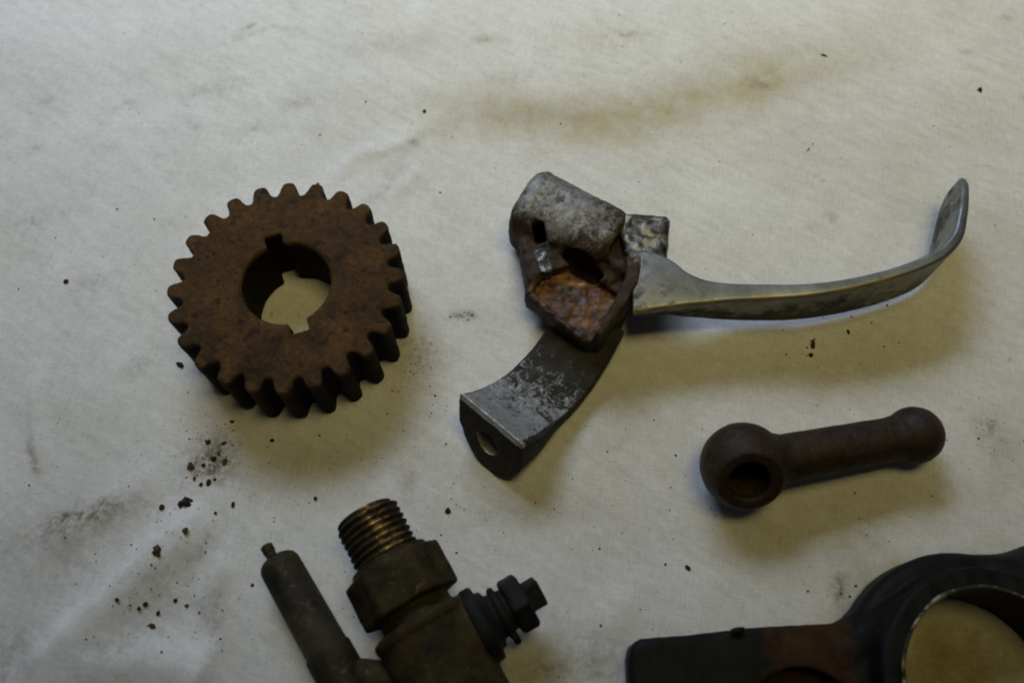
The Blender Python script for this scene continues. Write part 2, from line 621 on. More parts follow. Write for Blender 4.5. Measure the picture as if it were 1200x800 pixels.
# the long yellow-brown oily band beyond the lever, then faint stains and painted shadow patches
stroke(oil_shade, [(440, 128), (560, 128), (650, 142), (740, 140), (830, 115), (930, 82), (1110, 20)], 12.0, 0.66, 0.22)
stroke(oil_shade, [(620, 140), (700, 148), (770, 135), (850, 100)], 7.0, 0.10, 0.3)
for a in ((900, 95, 40, 18, 0.14, 20), (480, 45, 40, 30, 0.16, 0), (700, 45, 70, 26, 0.15, 0), (570, 45, 22, 9, 0.25, 0),
          (1150, 110, 80, 60, 0.14, 0), (340, 540, 80, 42, 0.30, 0), (250, 480, 45, 45, 0.26, 0), (470, 440, 30, 60, 0.22, 0),
          (335, 365, 60, 45, 0.30, 0), (720, 480, 70, 80, 0.32, 0), (640, 580, 70, 35, 0.30, 0), (1010, 425, 110, 50, 0.36, 20),  # yellow tones around gear, clamp, blade and rod imitate their cast shadows
          (965, 450, 24, 14, 0.16, 0), (960, 590, 120, 45, 0.36, 10), (880, 630, 40, 24, 0.20, 0), (800, 420, 90, 50, 0.16, 0),
          (430, 680, 40, 60, 0.15, 0), (90, 600, 50, 24, 0.22, 20), (60, 90, 90, 60, 0.10, 0), (20, 225, 30, 50, 0.10, 0),
          (1120, 785, 130, 90, 1.15, 0), (590, 790, 40, 26, 0.3, 0), (860, 270, 120, 60, 0.10, 0), (1170, 300, 50, 110, 0.12, 0)):  # first patch here is shade painted on the cloth in the casting bore
    blob(oil_shade, *a)
for a in ((543, 369, 16, 6, 0.62, 0), (975, 254, 8, 9, 0.42, 0), (952, 265, 8, 6, 0.25, 0), (985, 690, 9, 20, 0.55, -15),
          (1160, 505, 14, 22, 0.40, 0), (490, 415, 24, 30, 0.34, 30), (478, 560, 10, 24, 0.30, 0), (245, 545, 26, 34, 0.30, 60),
          (130, 600, 60, 22, 0.22, 20), (60, 660, 60, 30, 0.14, 0), (150, 120, 16, 5, 0.30, 15), (132, 173, 14, 6, 0.26, -20),
          (228, 148, 16, 6, 0.26, -30), (248, 100, 40, 7, 0.20, 20), (290, 32, 12, 4, 0.45, 40), (38, 175, 12, 6, 0.30, 30),
          (52, 118, 8, 5, 0.30, 0), (568, 44, 14, 6, 0.40, 10), (735, 40, 20, 8, 0.34, 0), (890, 96, 20, 9, 0.34, -30),
          (485, 168, 10, 5, 0.45, -20), (640, 130, 120, 12, 0.10, 5), (700, 770, 26, 40, 0.30, 60), (640, 790, 30, 20, 0.3, 0),
          (15, 770, 30, 24, 0.34, 0), (600, 600, 60, 16, 0.12, 0), (1130, 60, 12, 5, 0.30, 0), (1180, 20, 10, 8, 0.30, 0),
          (455, 50, 40, 20, 0.14, 0), (800, 20, 60, 16, 0.08, 0), (860, 430, 60, 20, 0.10, 0), (120, 480, 40, 20, 0.08, 0),
          (190, 690, 50, 30, 0.16, 0), (30, 260, 20, 10, 0.2, 0), (95, 605, 34, 12, 0.45, 15), (60, 620, 40, 16, 0.3, 25), (300, 150, 20, 8, 0.3, 20),
          (350, 120, 30, 10, 0.25, 25), (110, 330, 14, 8, 0.25, 0), (160, 430, 24, 10, 0.22, 40), (420, 250, 10, 24, 0.28, -30), (455, 215, 8, 20, 0.26, -30),
          (240, 640, 12, 24, 0.3, -20), (255, 720, 10, 30, 0.3, 10), (130, 760, 40, 14, 0.26, 30), (600, 90, 30, 10, 0.2, 0), (760, 200, 40, 12, 0.14, 10)):
    blob(dirt_shade, *a)
blob(dirt_shade, 1140, 775, 60, 40, 0.25, 0)  # more painted shade inside the casting bore
stroke(dirt_shade, [(34, 510), (37, 535), (45, 556)], 1.1, 0.55, 0.3)
stroke(dirt_shade, [(235, 565), (250, 535), (262, 505)], 4.5, 0.5, 0.6)
stroke(dirt_shade, [(370, 40), (320, 30), (255, 55)], 1.3, 0.18, 0.4)
stroke(dirt_shade, [(300, 95), (250, 108), (215, 112)], 2.0, 0.18, 0.5)
dirt_shade += np.clip(0.10 * (wave_noise(GX, GY, GZ0, 34, 8, 3) - 0.15), 0, 1) + np.clip(0.16 * (wave_noise(GX * 0.75 + GY * 0.4, GY - GX * 0.2, GZ0, 11, 9, 3) - 0.55), 0, 1)
oil_shade += np.clip(0.16 * (wave_noise(GX, GY, GZ0, 55, 10, 3) - 0.1), 0, 1)
nX, nY = len(gx), len(gy)
ii, jj = np.meshgrid(np.arange(nX - 1), np.arange(nY - 1), indexing='ij')
q0 = (ii * nY + jj).ravel()
CF = np.stack([q0, q0 + nY, q0 + nY + 1, q0 + 1], 1)
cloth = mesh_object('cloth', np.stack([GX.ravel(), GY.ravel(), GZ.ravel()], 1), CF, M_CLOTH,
                    attr={'oil_shade': np.clip(oil_shade, 0, 2).ravel(), 'dirt_shade': np.clip(dirt_shade, 0, 1).ravel()})
cloth['kind'] = 'structure'
cloth['label'] = 'crumpled off white cotton cloth with yellow brown oily stains and painted shadows'


def ground(x, y):
    i = int(np.clip(round(x - gx[0]), 0, nX - 1))
    j = int(np.clip(round(y - gy[0]), 0, nY - 1))
    return GZ[i, j]


# ------------------------------------------------------------------ the gear
GC, GR, GT, NT = np.array([-57.9, 99.2]), 30.2, 20.0, 24
T0 = math.radians(94.6)


def gear_profile():
    pts = []
    p = 2 * math.pi / NT
    for k in range(NT):
        c = T0 + k * p
        for a, r in ((-0.50, .868), (-0.42, .870), (-0.36, .886), (-0.315, .910), (-0.275, .945), (-0.235, .974), (-0.17, .993), (-0.09, 1.0),
                     (0.0, 1.002), (0.09, 1.0), (0.17, .993), (0.235, .974), (0.275, .945), (0.315, .910), (0.36, .886), (0.42, .870)):
            pts.append((GC[0] + GR * r * math.cos(c + a * p), GC[1] + GR * r * math.sin(c + a * p)))
    return pts


def gear_sdf(X, Y, Z):
    x2, y2 = X[:, :, 0], Y[:, :, 0]
    d2 = poly2(x2, y2, gear_profile())
    rho = np.hypot(x2 - GC[0], y2 - GC[1])
    bore = rho - 0.375 * GR
    ka = math.radians(110)
    u = (x2 - GC[0]) * math.cos(ka) + (y2 - GC[1]) * math.sin(ka)
    v = -(x2 - GC[0]) * math.sin(ka) + (y2 - GC[1]) * math.cos(ka)
    key = np.maximum(np.abs(u) - 0.482 * GR, np.abs(v) - 0.076 * GR)
    hole = np.minimum(bore, key)
    d2 = np.maximum(d2, -hole)[:, :, None]
    r2 = rho[:, :, None]
    n = wave_noise(X, Y, Z, 7.0, 11, 3)
    d = extr(d2 + 0.10 * n, np.abs(Z - GT / 2) - GT / 2, 0.45)
    # slight chamfer at the bore mouth
    d = np.maximum(d, (bore[:, :, None] * -0.72 + (Z - GT) * 0.70) + 0.55)
    return d + 0.07 * n


V, F = surface_net(gear_sdf, (GC[0] - 31.5, GC[1] - 31.5, -0.9), (GC[0] + 31.5, GC[1] + 31.5, GT + 1), 0.42)
gear = thing('gear_wheel', 'rusty brown toothed gear wheel with keyed round bore', 'gear', (*GC, 0))
fc = V[F].mean(1)
frho = np.hypot(fc[:, 0] - GC[0], fc[:, 1] - GC[1])
fang = np.arctan2(fc[:, 1] - GC[1], fc[:, 0] - GC[0])
tooth_id = np.round((fang - T0) / (2 * math.pi / NT)).astype(int) % NT
is_tooth = frho > 0.875 * GR
side_shade = np.clip((GT - 0.7 - V[:, 2]) / 1.0, 0, 1)  # darkens bore and tooth sides to stand in for shade
ga = {'side_shade': side_shade}
is_bore = (frho < 0.60 * GR) & (fc[:, 2] < GT - 0.9) & (fc[:, 2] > 0.5)
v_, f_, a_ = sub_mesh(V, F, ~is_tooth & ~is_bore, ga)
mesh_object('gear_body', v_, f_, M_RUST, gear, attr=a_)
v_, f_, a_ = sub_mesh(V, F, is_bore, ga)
mesh_object('bore_wall', v_, f_, M_RUST, gear, attr=a_)['label'] = 'bore wall with painted dark shade and two keyways'
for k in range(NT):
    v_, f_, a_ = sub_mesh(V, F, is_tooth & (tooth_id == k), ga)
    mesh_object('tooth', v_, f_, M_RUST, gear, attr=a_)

# ------------------------------------------------------------------ the control lever with its clamp
LO = np.array([20.0, 108.0, 0.0])
lever = thing('control_lever', 'grey metal hand lever with curved blade and corroded clamp body', 'lever', LO)

# --- clamp body: barrel, pocket flange ; clamp jaw: the curved leg
AX = np.array([0.852, -0.523])               # barrel axis on the cloth
AN = np.array([-0.523, -0.852])              # towards its open side
B0 = np.array([5.2, 128.6])
BR, BZ = 9.6, 11.2
EU, EV = np.array([0.65, 0.76]), np.array([0.76, -0.65])
E0 = np.array([-5.3, 63.7])
dia = [at(px, py, 13.0)[:2] for px, py in ((616, 343), (621, 327), (634, 316), (690, 300), (752, 306), (750, 322), (722, 366), (693, 401), (684, 399), (650, 374))]


cheek = [at(px, py, 17.5)[:2] for px, py in ((733, 300), (752, 299), (748, 330), (736, 354), (704, 394), (696, 391), (722, 350), (733, 325))]
side = [at(px, py, 9.0)[:2] for px, py in ((607, 262), (611, 300), (616, 336), (640, 352), (700, 346), (736, 328), (738, 285), (640, 240))]


def body_sdf(X, Y, Z):
    s = (X - B0[0]) * AX[0] + (Y - B0[1]) * AX[1]
    w = (X - B0[0]) * AN[0] + (Y - B0[1]) * AN[1]
    n = wave_noise(X, Y, Z, 8, 31, 3)
    # loaf: round top, sides going straight down
    ww = w - np.clip(w, 0, 1.6)
    rad = np.sqrt(ww * ww + np.maximum(Z - BZ, 0) ** 2) - BR
    rad = rad + 0.03 * np.maximum(BZ - Z, 0)
    loaf = extr(rad, np.abs(s - 12.5) - 14.2, 3.2)
    loaf = smax(loaf, 2.2 - Z, 1.0)
    # flattened top of the barrel
    loaf = smax(loaf, (Z - 20.2) * 0.93 + 0.10 * w, 2.5)
    # side pocket flange under the open side
    d2 = poly2(X[:, :, 0], Y[:, :, 0], dia)[:, :, None]
    n4 = wave_noise(X, Y, Z, 4.0, 35, 2)
    fl = extr(d2 + 0.35 * n + 0.3 * n4, np.abs(Z - 8.6) - 4.2 + 0.5 * n4, 0.8)
    d = smin(loaf, fl, 1.6)
    # the wall that comes down from the barrel's end to the flange
    sd = poly2(X[:, :, 0], Y[:, :, 0], side)[:, :, None]
    wall = extr(sd + 0.2 * n, np.abs(Z - 8.0) - 6.0 - 0.55 * n4, 1.2)
    d = smin(d, wall, 1.1)
    # dark cavity in the open side
    cav = np.sqrt(((s - 22.6) / 6.6) ** 2 + ((w - 10.8 - 0.06 * (s - 23)) / 2.3) ** 2 + ((Z - 12.6) / 8.0) ** 2) - 1
    d = smax(d, -cav * 2.3, 0.7)
    # pocket floor
    pocket = extr(d2 + 1.7 + 0.5 * n + 0.3 * n4, np.abs(Z - 15.0 - 0.35 * n4 - 0.5 * n) - 4.6, 0.6)
    pocket = np.maximum(pocket, 12.6 + 0.5 * n - w)
    d = smax(d, -pocket, 0.6)
    # cable slot cut down through that wall
    c_ = at(631, 279, 12.0)
    sx, sy = X - c_[0], Y - c_[1]
    p_, q_ = sx * 0.97 + sy * 0.26, -sx * 0.26 + sy * 0.97
    slot = rbox(p_, q_ + 0.2, Z - 12.0, 1.6, 2.8, 6.0, 0.5)
    d = smax(d, -slot, 0.5)
    # fork cheek against the lever, and the curled lip that runs into it
    ck = poly2(X[:, :, 0], Y[:, :, 0], cheek)[:, :, None]
    d = smin(d, extr(ck + 0.25 * n, np.abs(Z - 9.5) - 8.7, 1.0), 1.0)
    d = smin(d, capsule(X, Y, Z, at(704, 294, 15.5), at(724, 312, 14.5), 1.0, 1.3), 1.6)
    d = smin(d, capsule(X, Y, Z, at(724, 312, 14.5), at(744, 316, 16.0), 1.3, 1.3), 1.6)
    return d + 0.20 * n + 0.14 * wave_noise(X, Y, Z, 2.4, 33, 2)


V, F = surface_net(body_sdf, (-4, 82, 1.0), (38, 142, 23), 0.38)
s_ = (V[:, 0] - B0[0]) * AX[0] + (V[:, 1] - B0[1]) * AX[1]
w_ = (V[:, 0] - B0[0]) * AN[0] + (V[:, 1] - B0[1]) * AN[1]
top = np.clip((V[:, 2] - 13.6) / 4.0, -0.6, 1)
wear_shading = 0.17 * top - 0.12 * np.clip((w_ - 5.0) / 5, 0, 1) - 0.10 * np.clip((s_ - 15) / 9, 0, 1) - 0.05 * np.clip(-(w_ + 3) / 5, 0, 1)
wear_shading = wear_shading - 0.4 * ((w_ > 7.0) & (w_ < 14.5) & (V[:, 2] < 12.5) & (s_ > 14))  # darkens the cavity with painted shade
wear_shading = wear_shading + 0.16 * np.exp(-((s_ - 11.5) / 2.2) ** 2 - ((w_ - 10) / 5) ** 2)
fcen = V[F].mean(1)
d2f = poly2(fcen[:, 0], fcen[:, 1], dia)
wf = (fcen[:, 0] - B0[0]) * AN[0] + (fcen[:, 1] - B0[1]) * AN[1]
e1 = V[F[:, 2]] - V[F[:, 0]]
e2 = V[F[:, 3]] - V[F[:, 1]]
fn = np.cross(e1, e2)
fn /= np.linalg.norm(fn, axis=1)[:, None] + 1e-9
is_floor = (d2f < -0.6) & (fcen[:, 2] > 8.0) & (fcen[:, 2] < 13.6) & (wf > 12.2) & (fn[:, 2] > -0.2)
v_, f_, a_ = sub_mesh(V, F, ~is_floor, {'wear_shading': wear_shading})
mesh_object('clamp_body', v_, f_, M_PERCH, lever, attr=a_)
v_, f_, _ = sub_mesh(V, F, is_floor)
pk = mesh_object('corroded_pocket', v_, f_, M_ORANGE, lever)
pk['label'] = 'orange corroded pocket with yellow crust'


def tongue_sdf(X, Y, Z):
    c_ = at(636, 308, 13.0)
    sx, sy = X - c_[0], Y - c_[1]
    p_, q_ = sx * 0.97 + sy * 0.26, -sx * 0.26 + sy * 0.97
    return rbox(p_, q_, Z - 12.4 + 0.16 * q_, 1.7, 4.0, 2.6, 0.5) + 0.12 * wave_noise(X, Y, Z, 4, 37, 2)


V, F = surface_net(tongue_sdf, (2, 99, 7.5), (16, 118, 17), 0.4)
mesh_object('slot_tongue', V, F, M_JAW, lever, attr={'wear_shading': np.full(len(V), 0.04)})


JS = math.radians(24)


def jaw_sdf(X, Y, Z):
    u = (X - E0[0]) * EU[0] + (Y - E0[1]) * EU[1]
    v = (X - E0[0]) * EV[0] + (Y - E0[1]) * EV[1]
    n = wave_noise(X, Y, Z, 9, 41, 3)
    uc, R, zi = 24.0, 31.7, 5.0
    zc = zi + R
    rr = np.sqrt((u - uc) ** 2 + (Z - zc) ** 2)
    shell = np.maximum(R - rr, rr - (R + 4.9 + 0.10 * np.maximum(uc - u, 0)))
    # end lug with a U-shaped, sloping face
    ca, sa = math.cos(JS), math.sin(JS)
    a = u * ca + (16.0 - Z) * sa             # distance into the lug from its face
    vs = v - 0.30 * (16.0 - Z) * np.clip(1 - a / 20, 0, 1) ** 1.5   # the lug leans to one side
    bow = 2.4 * np.sin(np.pi * np.clip(u / 42, 0, 1))      # the arm bows sideways
    band = extr(shell, np.abs(vs - bow) - 9.5, 0.5)
    b = (16.0 - Z) * ca - u * sa             # distance down the face (from the straight edge)
    uy = np.maximum(b - 8.0, 0)
    U = (np.sqrt((vs - bow) ** 2 + uy * uy) - 9.4 + 0.25 * np.maximum(a - 9, 0)) * 0.94
    lug = extr(np.maximum(U, -b), np.abs(a - 8.0) - 8.0, 0.35)
    lug = np.maximum(lug, R - rr)
    d = smin(band, lug, 3.0)
    d = np.maximum(d, -a)                    # flat sloping end face
    d = smax(d, 0.0 - Z, 0.4)
    d = smax(d, u - 43.0, 1.0)
    d = np.where(u > 28, np.maximum(d, Z - 9.2), d)
    hole = np.maximum(np.sqrt((vs + 0.8) ** 2 + (b - 8.6) ** 2) - 3.2, a - 6.5)
    d = smax(d, -hole, 0.5)
    return d + 0.10 * n + 0.07 * wave_noise(X, Y, Z, 2.0, 43, 2)


V, F = surface_net(jaw_sdf, (-26, 40, -0.6), (42, 106, 18), 0.40)
u_ = (V[:, 0] - E0[0]) * EU[0] + (V[:, 1] - E0[1]) * EU[1]
v__ = (V[:, 0] - E0[0]) * EV[0] + (V[:, 1] - E0[1]) * EV[1] - 2.4 * np.sin(np.pi * np.clip(u_ / 42, 0, 1))
a_f = u_ * math.cos(JS) + (16 - V[:, 2]) * math.sin(JS)
wear_shading = 0.20 * np.clip(1 - u_ / 24, -0.5, 1) - 0.30 * (a_f < 0.25) - 0.22 * (np.abs(v__) > 9.0) - 0.03
edge = np.exp(-((a_f) / 1.2) ** 2) * (V[:, 2] > 15.0)
wear_shading = wear_shading + 0.45 * edge
mesh_object('clamp_jaw', V, F, M_JAW, lever, attr={'wear_shading': wear_shading})


# --- lever arm: flat root plate that turns into a standing, curled blade
def catmull(pts, n):
    pts = np.asarray(pts, float)
    P0 = np.vstack([2 * pts[0] - pts[1], pts, 2 * pts[-1] - pts[-2]])
    out = []
    for i in range(1, len(P0) - 2):
        for t in np.linspace(0, 1, n, endpoint=False):
            a, b, c, d = P0[i - 1:i + 3]
            out.append(0.5 * (2 * b + (c - a) * t + (2 * a - 5 * b + 4 * c - d) * t * t + (3 * b - a - 3 * c + d) * t ** 3))
    out.append(pts[-1])
    return np.array(out)


# columns: outer x, outer y, inner x, inner y, z bottom, z top
rows = [(31.6, 94.2, 32.4, 112.0, 9.2, 13.4),
        (36.0, 94.6, 38.0, 112.0, 8.8, 13.4),
        (41.0, 95.4, 43.2, 109.2, 8.2, 13.3),
        (45.5, 96.0, 46.8, 105.9, 5.6, 13.2),
        (51.0, 96.6, 51.5, 103.8, 3.4, 13.0),
        (57.0, 97.2, 57.2, 102.8, 1.0, 13.0),
        (66.0, 97.6, 65.8, 102.4, -0.6, 13.2),
        (77.0, 98.0, 76.4, 102.0, -1.2, 14.0),
        (88.0, 99.4, 87.0, 102.8, -1.2, 15.0),
        (98.0, 101.6, 96.8, 104.6, -1.0, 16.2),
        (107.0, 104.4, 105.4, 107.2, -0.6, 17.2),
        (114.5, 108.2, 112.4, 110.6, -0.2, 17.8),
        (119.6, 113.6, 117.0, 115.2, 0.2, 17.9),
        (122.6, 120.6, 119.9, 121.4, 0.8, 17.4),
        (124.5, 126.4, 122.0, 127.2, 1.4, 16.8),
        (126.0, 131.2, 123.8, 131.9, 2.4, 15.6),
        (126.9, 134.0, 125.0, 134.6, 3.9, 13.8)]
L = catmull(rows, 9)
lift = np.interp(L[:, 0], [28, 50, 80, 105, 128], [4.2, 4.6, 4.6, 3.2, 2.4])
k_ = (CAM_H - (L[:, 4] + L[:, 5]) / 2 - lift) / (CAM_H - (L[:, 4] + L[:, 5]) / 2)
L[:, :4] *= k_[:, None]
L[:, 4] += lift
L[:, 5] += lift


def section(r, k=7):
    ox, oy, ix, iy, zb, zt = r
    o, i_ = np.array([ox, oy]), np.array([ix, iy])
    wd = np.linalg.norm(i_ - o)
    hgt = zt - zb
    rc = min(1.1, 0.42 * min(wd, hgt))
    pts = []
    for cxn, czn, a0 in ((wd - rc, hgt - rc, 0), (rc, hgt - rc, 90), (rc, rc, 180), (wd - rc, rc, 270)):
        for q in range(k):
            a = math.radians(a0 + 90 * q / (k - 1))
            lx, lz = cxn + rc * math.cos(a), czn + rc * math.sin(a)
            # outer face slightly convex, inner slightly hollow
            fz = lz / hgt
            lx -= 0.35 * math.sin(math.pi * fz) * (1.2 if lx < wd / 2 else -0.0) * min(1, wd / 4)
            pts.append((*(o + (i_ - o) / wd * lx), zb + lz))
    return pts


SV, SF = [], []
ring = 28
for r in L:
    SV += section(r)
# round the very tip by closing down a few shrunken rings
last = np.array(SV[-ring:])
cen = last.mean(0)
dirn = np.array([0.37, 0.93, 0])
for f, adv in ((0.90, 0.7), (0.74, 1.4), (0.5, 2.0), (0.22, 2.35)):
    SV += ((last - cen) * f + cen + dirn * adv).tolist()
nr_ = len(SV) // ring
for i in range(nr_ - 1):
    for k in range(ring):
        k2 = (k + 1) % ring
        SF.append((i * ring + k, i * ring + k2, (i + 1) * ring + k2, (i + 1) * ring + k))
SF.append(tuple(range(ring))[::-1])
SF.append(tuple((nr_ - 1) * ring + k for k in range(ring)))
SV = np.array(SV)
wear_shading = 0.10 * wave_noise(SV[:, 0], SV[:, 1], SV[:, 2], 18, 51, 3)
tz = np.concatenate([np.tile(L[:, 5][:, None], (1, ring)).ravel(), np.full(len(SV) - len(L) * ring, 15)])
wear_shading = wear_shading + np.where(SV[:, 2] > tz - 1.3, 0.12, -0.17 + 0.14 * np.clip((SV[:, 0] - 85) / 30, 0, 1))
edge = np.zeros(len(SV))
for i in range(len(L)):
    if L[i, 0] < 108:
        edge[i * ring + 9:i * ring + 12] = np.clip((108 - L[i, 0]) / 12, 0, 1)
mesh_object('lever_blade', SV, SF, M_LEVER, lever, attr={'wear_shading': wear_shading, 'edge': edge})


# --- pivot boss beside the barrel, with the plating flaking off
def boss_sdf(X, Y, Z):
    pts = [at(px, py, 18.0)[:2] for px, py in ((722, 244), (735, 246), (781, 249), (787, 254), (785, 280), (784, 300), (770, 306), (735, 304))]
    d2 = poly2(X[:, :, 0], Y[:, :, 0], pts)[:, :, None]
    n = wave_noise(X, Y, Z, 6, 61, 3)
    return extr(d2, np.abs(Z - 10.9) - 6.3, 1.6) + 0.16 * n


V, F = surface_net(boss_sdf, (24, 98, 3.6), (46, 126, 19.4), 0.40)
mesh_object('pivot_boss', V, F, M_FLAKE, lever)


# ------------------------------------------------------------------ the ball-ended rod
ra, rb = np.array([56.8, 53.7, 10.6]), np.array([101.4, 62.4, 7.6])
rod = thing('ball_ended_rod', 'dark brown rusty rod with drilled ball at one end', 'rod', (ra[0], ra[1], 0))
HA = np.array([-0.04, -0.70, 0.70])
HA /= np.linalg.norm(HA)


def ball_sdf(X, Y, Z):
    x, y, z = X - ra[0], Y - ra[1], Z - ra[2]
    d = np.sqrt(x * x + y * y + z * z) - 10.6
    h = x * HA[0] + y * HA[1] + z * HA[2]
    rr = np.sqrt(np.maximum(x * x + y * y + z * z - h * h, 0))
    d = smax(d, h - 7.4, 0.3)
    d = smax(d, -np.maximum(rr - 4.9 - 0.25 * np.sin(h * 5.5), -8.5 - h), 0.4)
    d = smax(d, -(rr - 4.9 - (h - 6.7) * 1.0) * 0.707, 0.3)
    return d + 0.10 * wave_noise(X, Y, Z, 6, 71, 3)


V, F = surface_net(ball_sdf, ra - 11.6, ra + 11.6, 0.36)
V[:, 2] = np.maximum(V[:, 2], -0.02)
mesh_object('drilled_ball', V, F, M_ROD, rod)
rd = (rb - ra) / np.linalg.norm(rb - ra)


def shaft_sdf(X, Y, Z):
    x, y, z = X - ra[0], Y - ra[1], Z - ra[2]
    s = x * rd[0] + y * rd[1] + z * rd[2]
    rr = np.sqrt(np.maximum(x * x + y * y + z * z - s * s, 0))
    Ls = np.linalg.norm(rb - ra)
    R = 6.2 - 0.75 * np.clip(s / Ls, 0, 1) + 0.7 * np.exp(-((s - 8) / 1.6) ** 2) + 0.4 * np.exp(-((s - Ls + 4) / 1.6) ** 2)
    d = np.maximum(rr - R, np.maximum(5.5 - s, s - Ls + 2.2))
    return d + 0.09 * wave_noise(X, Y, Z, 5, 73, 3)


V, F = surface_net(shaft_sdf, np.minimum(ra, rb) - 8, np.maximum(ra, rb) + 8, 0.40)
mesh_object('shaft', V, F, M_ROD, rod)


def knob_sdf(X, Y, Z):
    d = np.sqrt((X - rb[0]) ** 2 + (Y - rb[1]) ** 2 + (Z - rb[2]) ** 2) - 7.2
    return d + 0.07 * wave_noise(X, Y, Z, 5, 75, 3)


V, F = surface_net(knob_sdf, rb - 8.2, rb + 8.2, 0.40)
V[:, 2] = np.maximum(V[:, 2], 0.0)
mesh_object('end_knob', V, F, M_ROD, rod)

# ------------------------------------------------------------------ the brass fitting
FA = np.array([0.50, -0.866, 0])
FP = np.array([0.866, 0.50, 0])
FZ = 11.6
F0 = np.array([-35.0, 41.8, FZ])
fit = thing('pipe_fitting', 'oily dark brass pipe fitting with threaded end and side plug', 'fitting', (F0[0] + 10, F0[1] - 17, 0))


def rounded(profile):
    return profile


# thread: real helical ridges
def thread_mesh(base, axis, length, R, depth, pitch, seg=72):
    e2 = np.cross(axis, [0, 0, 1.0])
    e1 = np.array([0, 0, 1.0])
    n = int(length / pitch * 8)
    V, F, W = [], [], []
    for i in range(n + 1):
        s = length * i / n
        for k in range(seg):
            a = 2 * math.pi * k / seg
            ph = (s / pitch - k / seg) % 1.0
            tri = abs(ph - 0.5) * 2
            crest = min(1.0, max(0.0, (tri - 0.15) / 0.7))
            r = R - depth * (1 - crest)
            r -= 0.9 * max(0, 1 - s / 1.3) ** 1.5 + 0.06 * math.sin(a * 5 + s)
            V.append(base + axis * s + (e1 * math.cos(a) + e2 * math.sin(a)) * r)
            W.append(0.08 * crest - 0.13 + 0.20 * max(0, math.cos(a + 0.25)) ** 6)  # bright metal along the upper crests paints in glints
    for i in range(n):
        for k in range(seg):
            k2 = (k + 1) % seg
            F.append((i * seg + k, i * seg + k2, (i + 1) * seg + k2, (i + 1) * seg + k))
    # annular end with a drilled mouth
    b = len(V)
    for s, r in ((0.0, R - 2.4), (4.0, R - 2.6)):
        for k in range(seg):
            a = 2 * math.pi * k / seg
            V.append(base + axis * s + (e1 * math.cos(a) + e2 * math.sin(a)) * r)
            W.append(-0.1)
    for k in range(seg):
        k2 = (k + 1) % seg
        F.append((k2, k, b + k, b + k2))
        F.append((b + k2, b + k, b + seg + k, b + seg + k2))
    F.append(tuple(b + seg + k for k in range(seg))[::-1])
    return np.array(V), F, np.array(W)


tv, tf, tw = thread_mesh(F0, FA, 13.0, 7.9, 0.75, 1.65)
mesh_object('threaded_end', tv, tf, M_THREAD, fit, attr={'wear_shading': tw})


def axial(X, Y, Z, base, axis):
    x, y, z = X - base[0], Y - base[1], Z - base[2]
    s = x * axis[0] + y * axis[1] + z * axis[2]
    side = np.cross([0, 0, 1.0], axis)
    return s, x * side[0] + y * side[1] + z * side[2], z


def hex_d(p, q, apothem, rot=0.0):
    out = None
    for k in range(3):
        a = rot + k * math.pi / 3
        t = np.abs(p * math.cos(a) + q * math.sin(a)) - apothem
        out = t if out is None else np.maximum(out, t)
    return out


def nut_sdf(X, Y, Z):
    s, p, q = axial(X, Y, Z, F0, FA)
    hx = hex_d(p, q, 10.6, math.radians(90))
    rr = np.sqrt(p * p + q * q)
    d = extr(hx, np.abs(s - 19.2) - 5.6, 0.9)
    d = smax(d, rr - 12.0 + 0.0 * s, 0.5)
    d = smax(d, (rr + 0.5 * np.abs(s - 19.2) - 14.6) * 0.88, 0.3)
    fl = extr(rr - 9.4, np.abs(s - 13.3) - 0.9, 0.3)
    d = np.minimum(d, fl)
    return d + 0.08 * wave_noise(X, Y, Z, 5, 81, 3)


c0 = F0 + FA * 19
V, F = surface_net(nut_sdf, c0 - np.array([15, 15, 12.6]), c0 + np.array([15, 15, 12.6]), 0.40)
V[:, 2] = np.maximum(V[:, 2], -0.02)
mesh_object('hex_nut', V, F, M_BRASS_DARK, fit)
PB = F0 + FA * 36.0                           # where the side plug's axis meets the body


def fbody_sdf(X, Y, Z):
    s, p, q = axial(X, Y, Z, F0, FA)
    rr = np.sqrt(p * p + q * q)
    neck = np.maximum(rr - 8.6, np.abs(s - 26) - 3.5)
    body = extr(rr - 11.2, np.abs(s - 45.5) - 17.5, 1.0)
    ring = extr(rr - 11.7, np.abs(s - 29.6) - 1.1, 0.4)
    d = smin(smin(neck, body, 0.6), ring, 0.4)
    t, p2, q2 = axial(X, Y, Z, PB, FP)
    boss = extr(np.sqrt(p2 * p2 + q2 * q2) - 8.2, np.abs(t - 5) - 6, 0.5)
    d = smin(d, boss, 1.6)
    return d + 0.10 * wave_noise(X, Y, Z, 7, 83, 3)


V, F = surface_net(fbody_sdf, (-42, -28, -0.6), (14, 40, 24.2), 0.5)
V[:, 2] = np.maximum(V[:, 2], -0.02)
mesh_object('fitting_body', V, F, M_BRASS_DARK, fit)

prof = [(9.5, 7.0), (10.2, 8.6), (10.7, 8.9), (12.6, 8.9), (13.2, 8.5), (13.4, 7.0), (14.6, 6.6), (15.0, 5.4), (15.8, 5.2), (16.2, 6.1), (16.8, 6.4),
        (17.5, 6.2), (17.8, 5.0), (18.6, 4.8), (19.2, 5.0)]
lv, lf = lathe(prof, PB, FP, seg=56)
plug = mesh_object('side_plug', lv, lf, M_BLACK, fit)


def plughex_sdf(X, Y, Z):
    t, p, q = axial(X, Y, Z, PB, FP)
    hx = hex_d(p, q, 6.1, 0.25)
    d = extr(hx, np.abs(t - 21.2) - 2.3, 1.0)
    return d + 0.14 * wave_noise(X, Y, Z, 4, 85, 2)


c0 = PB + FP * 21
V, F = surface_net(plughex_sdf, c0 - 9, c0 + 9, 0.35)
mesh_object('hex_head', V, F, M_BLACK, plug)


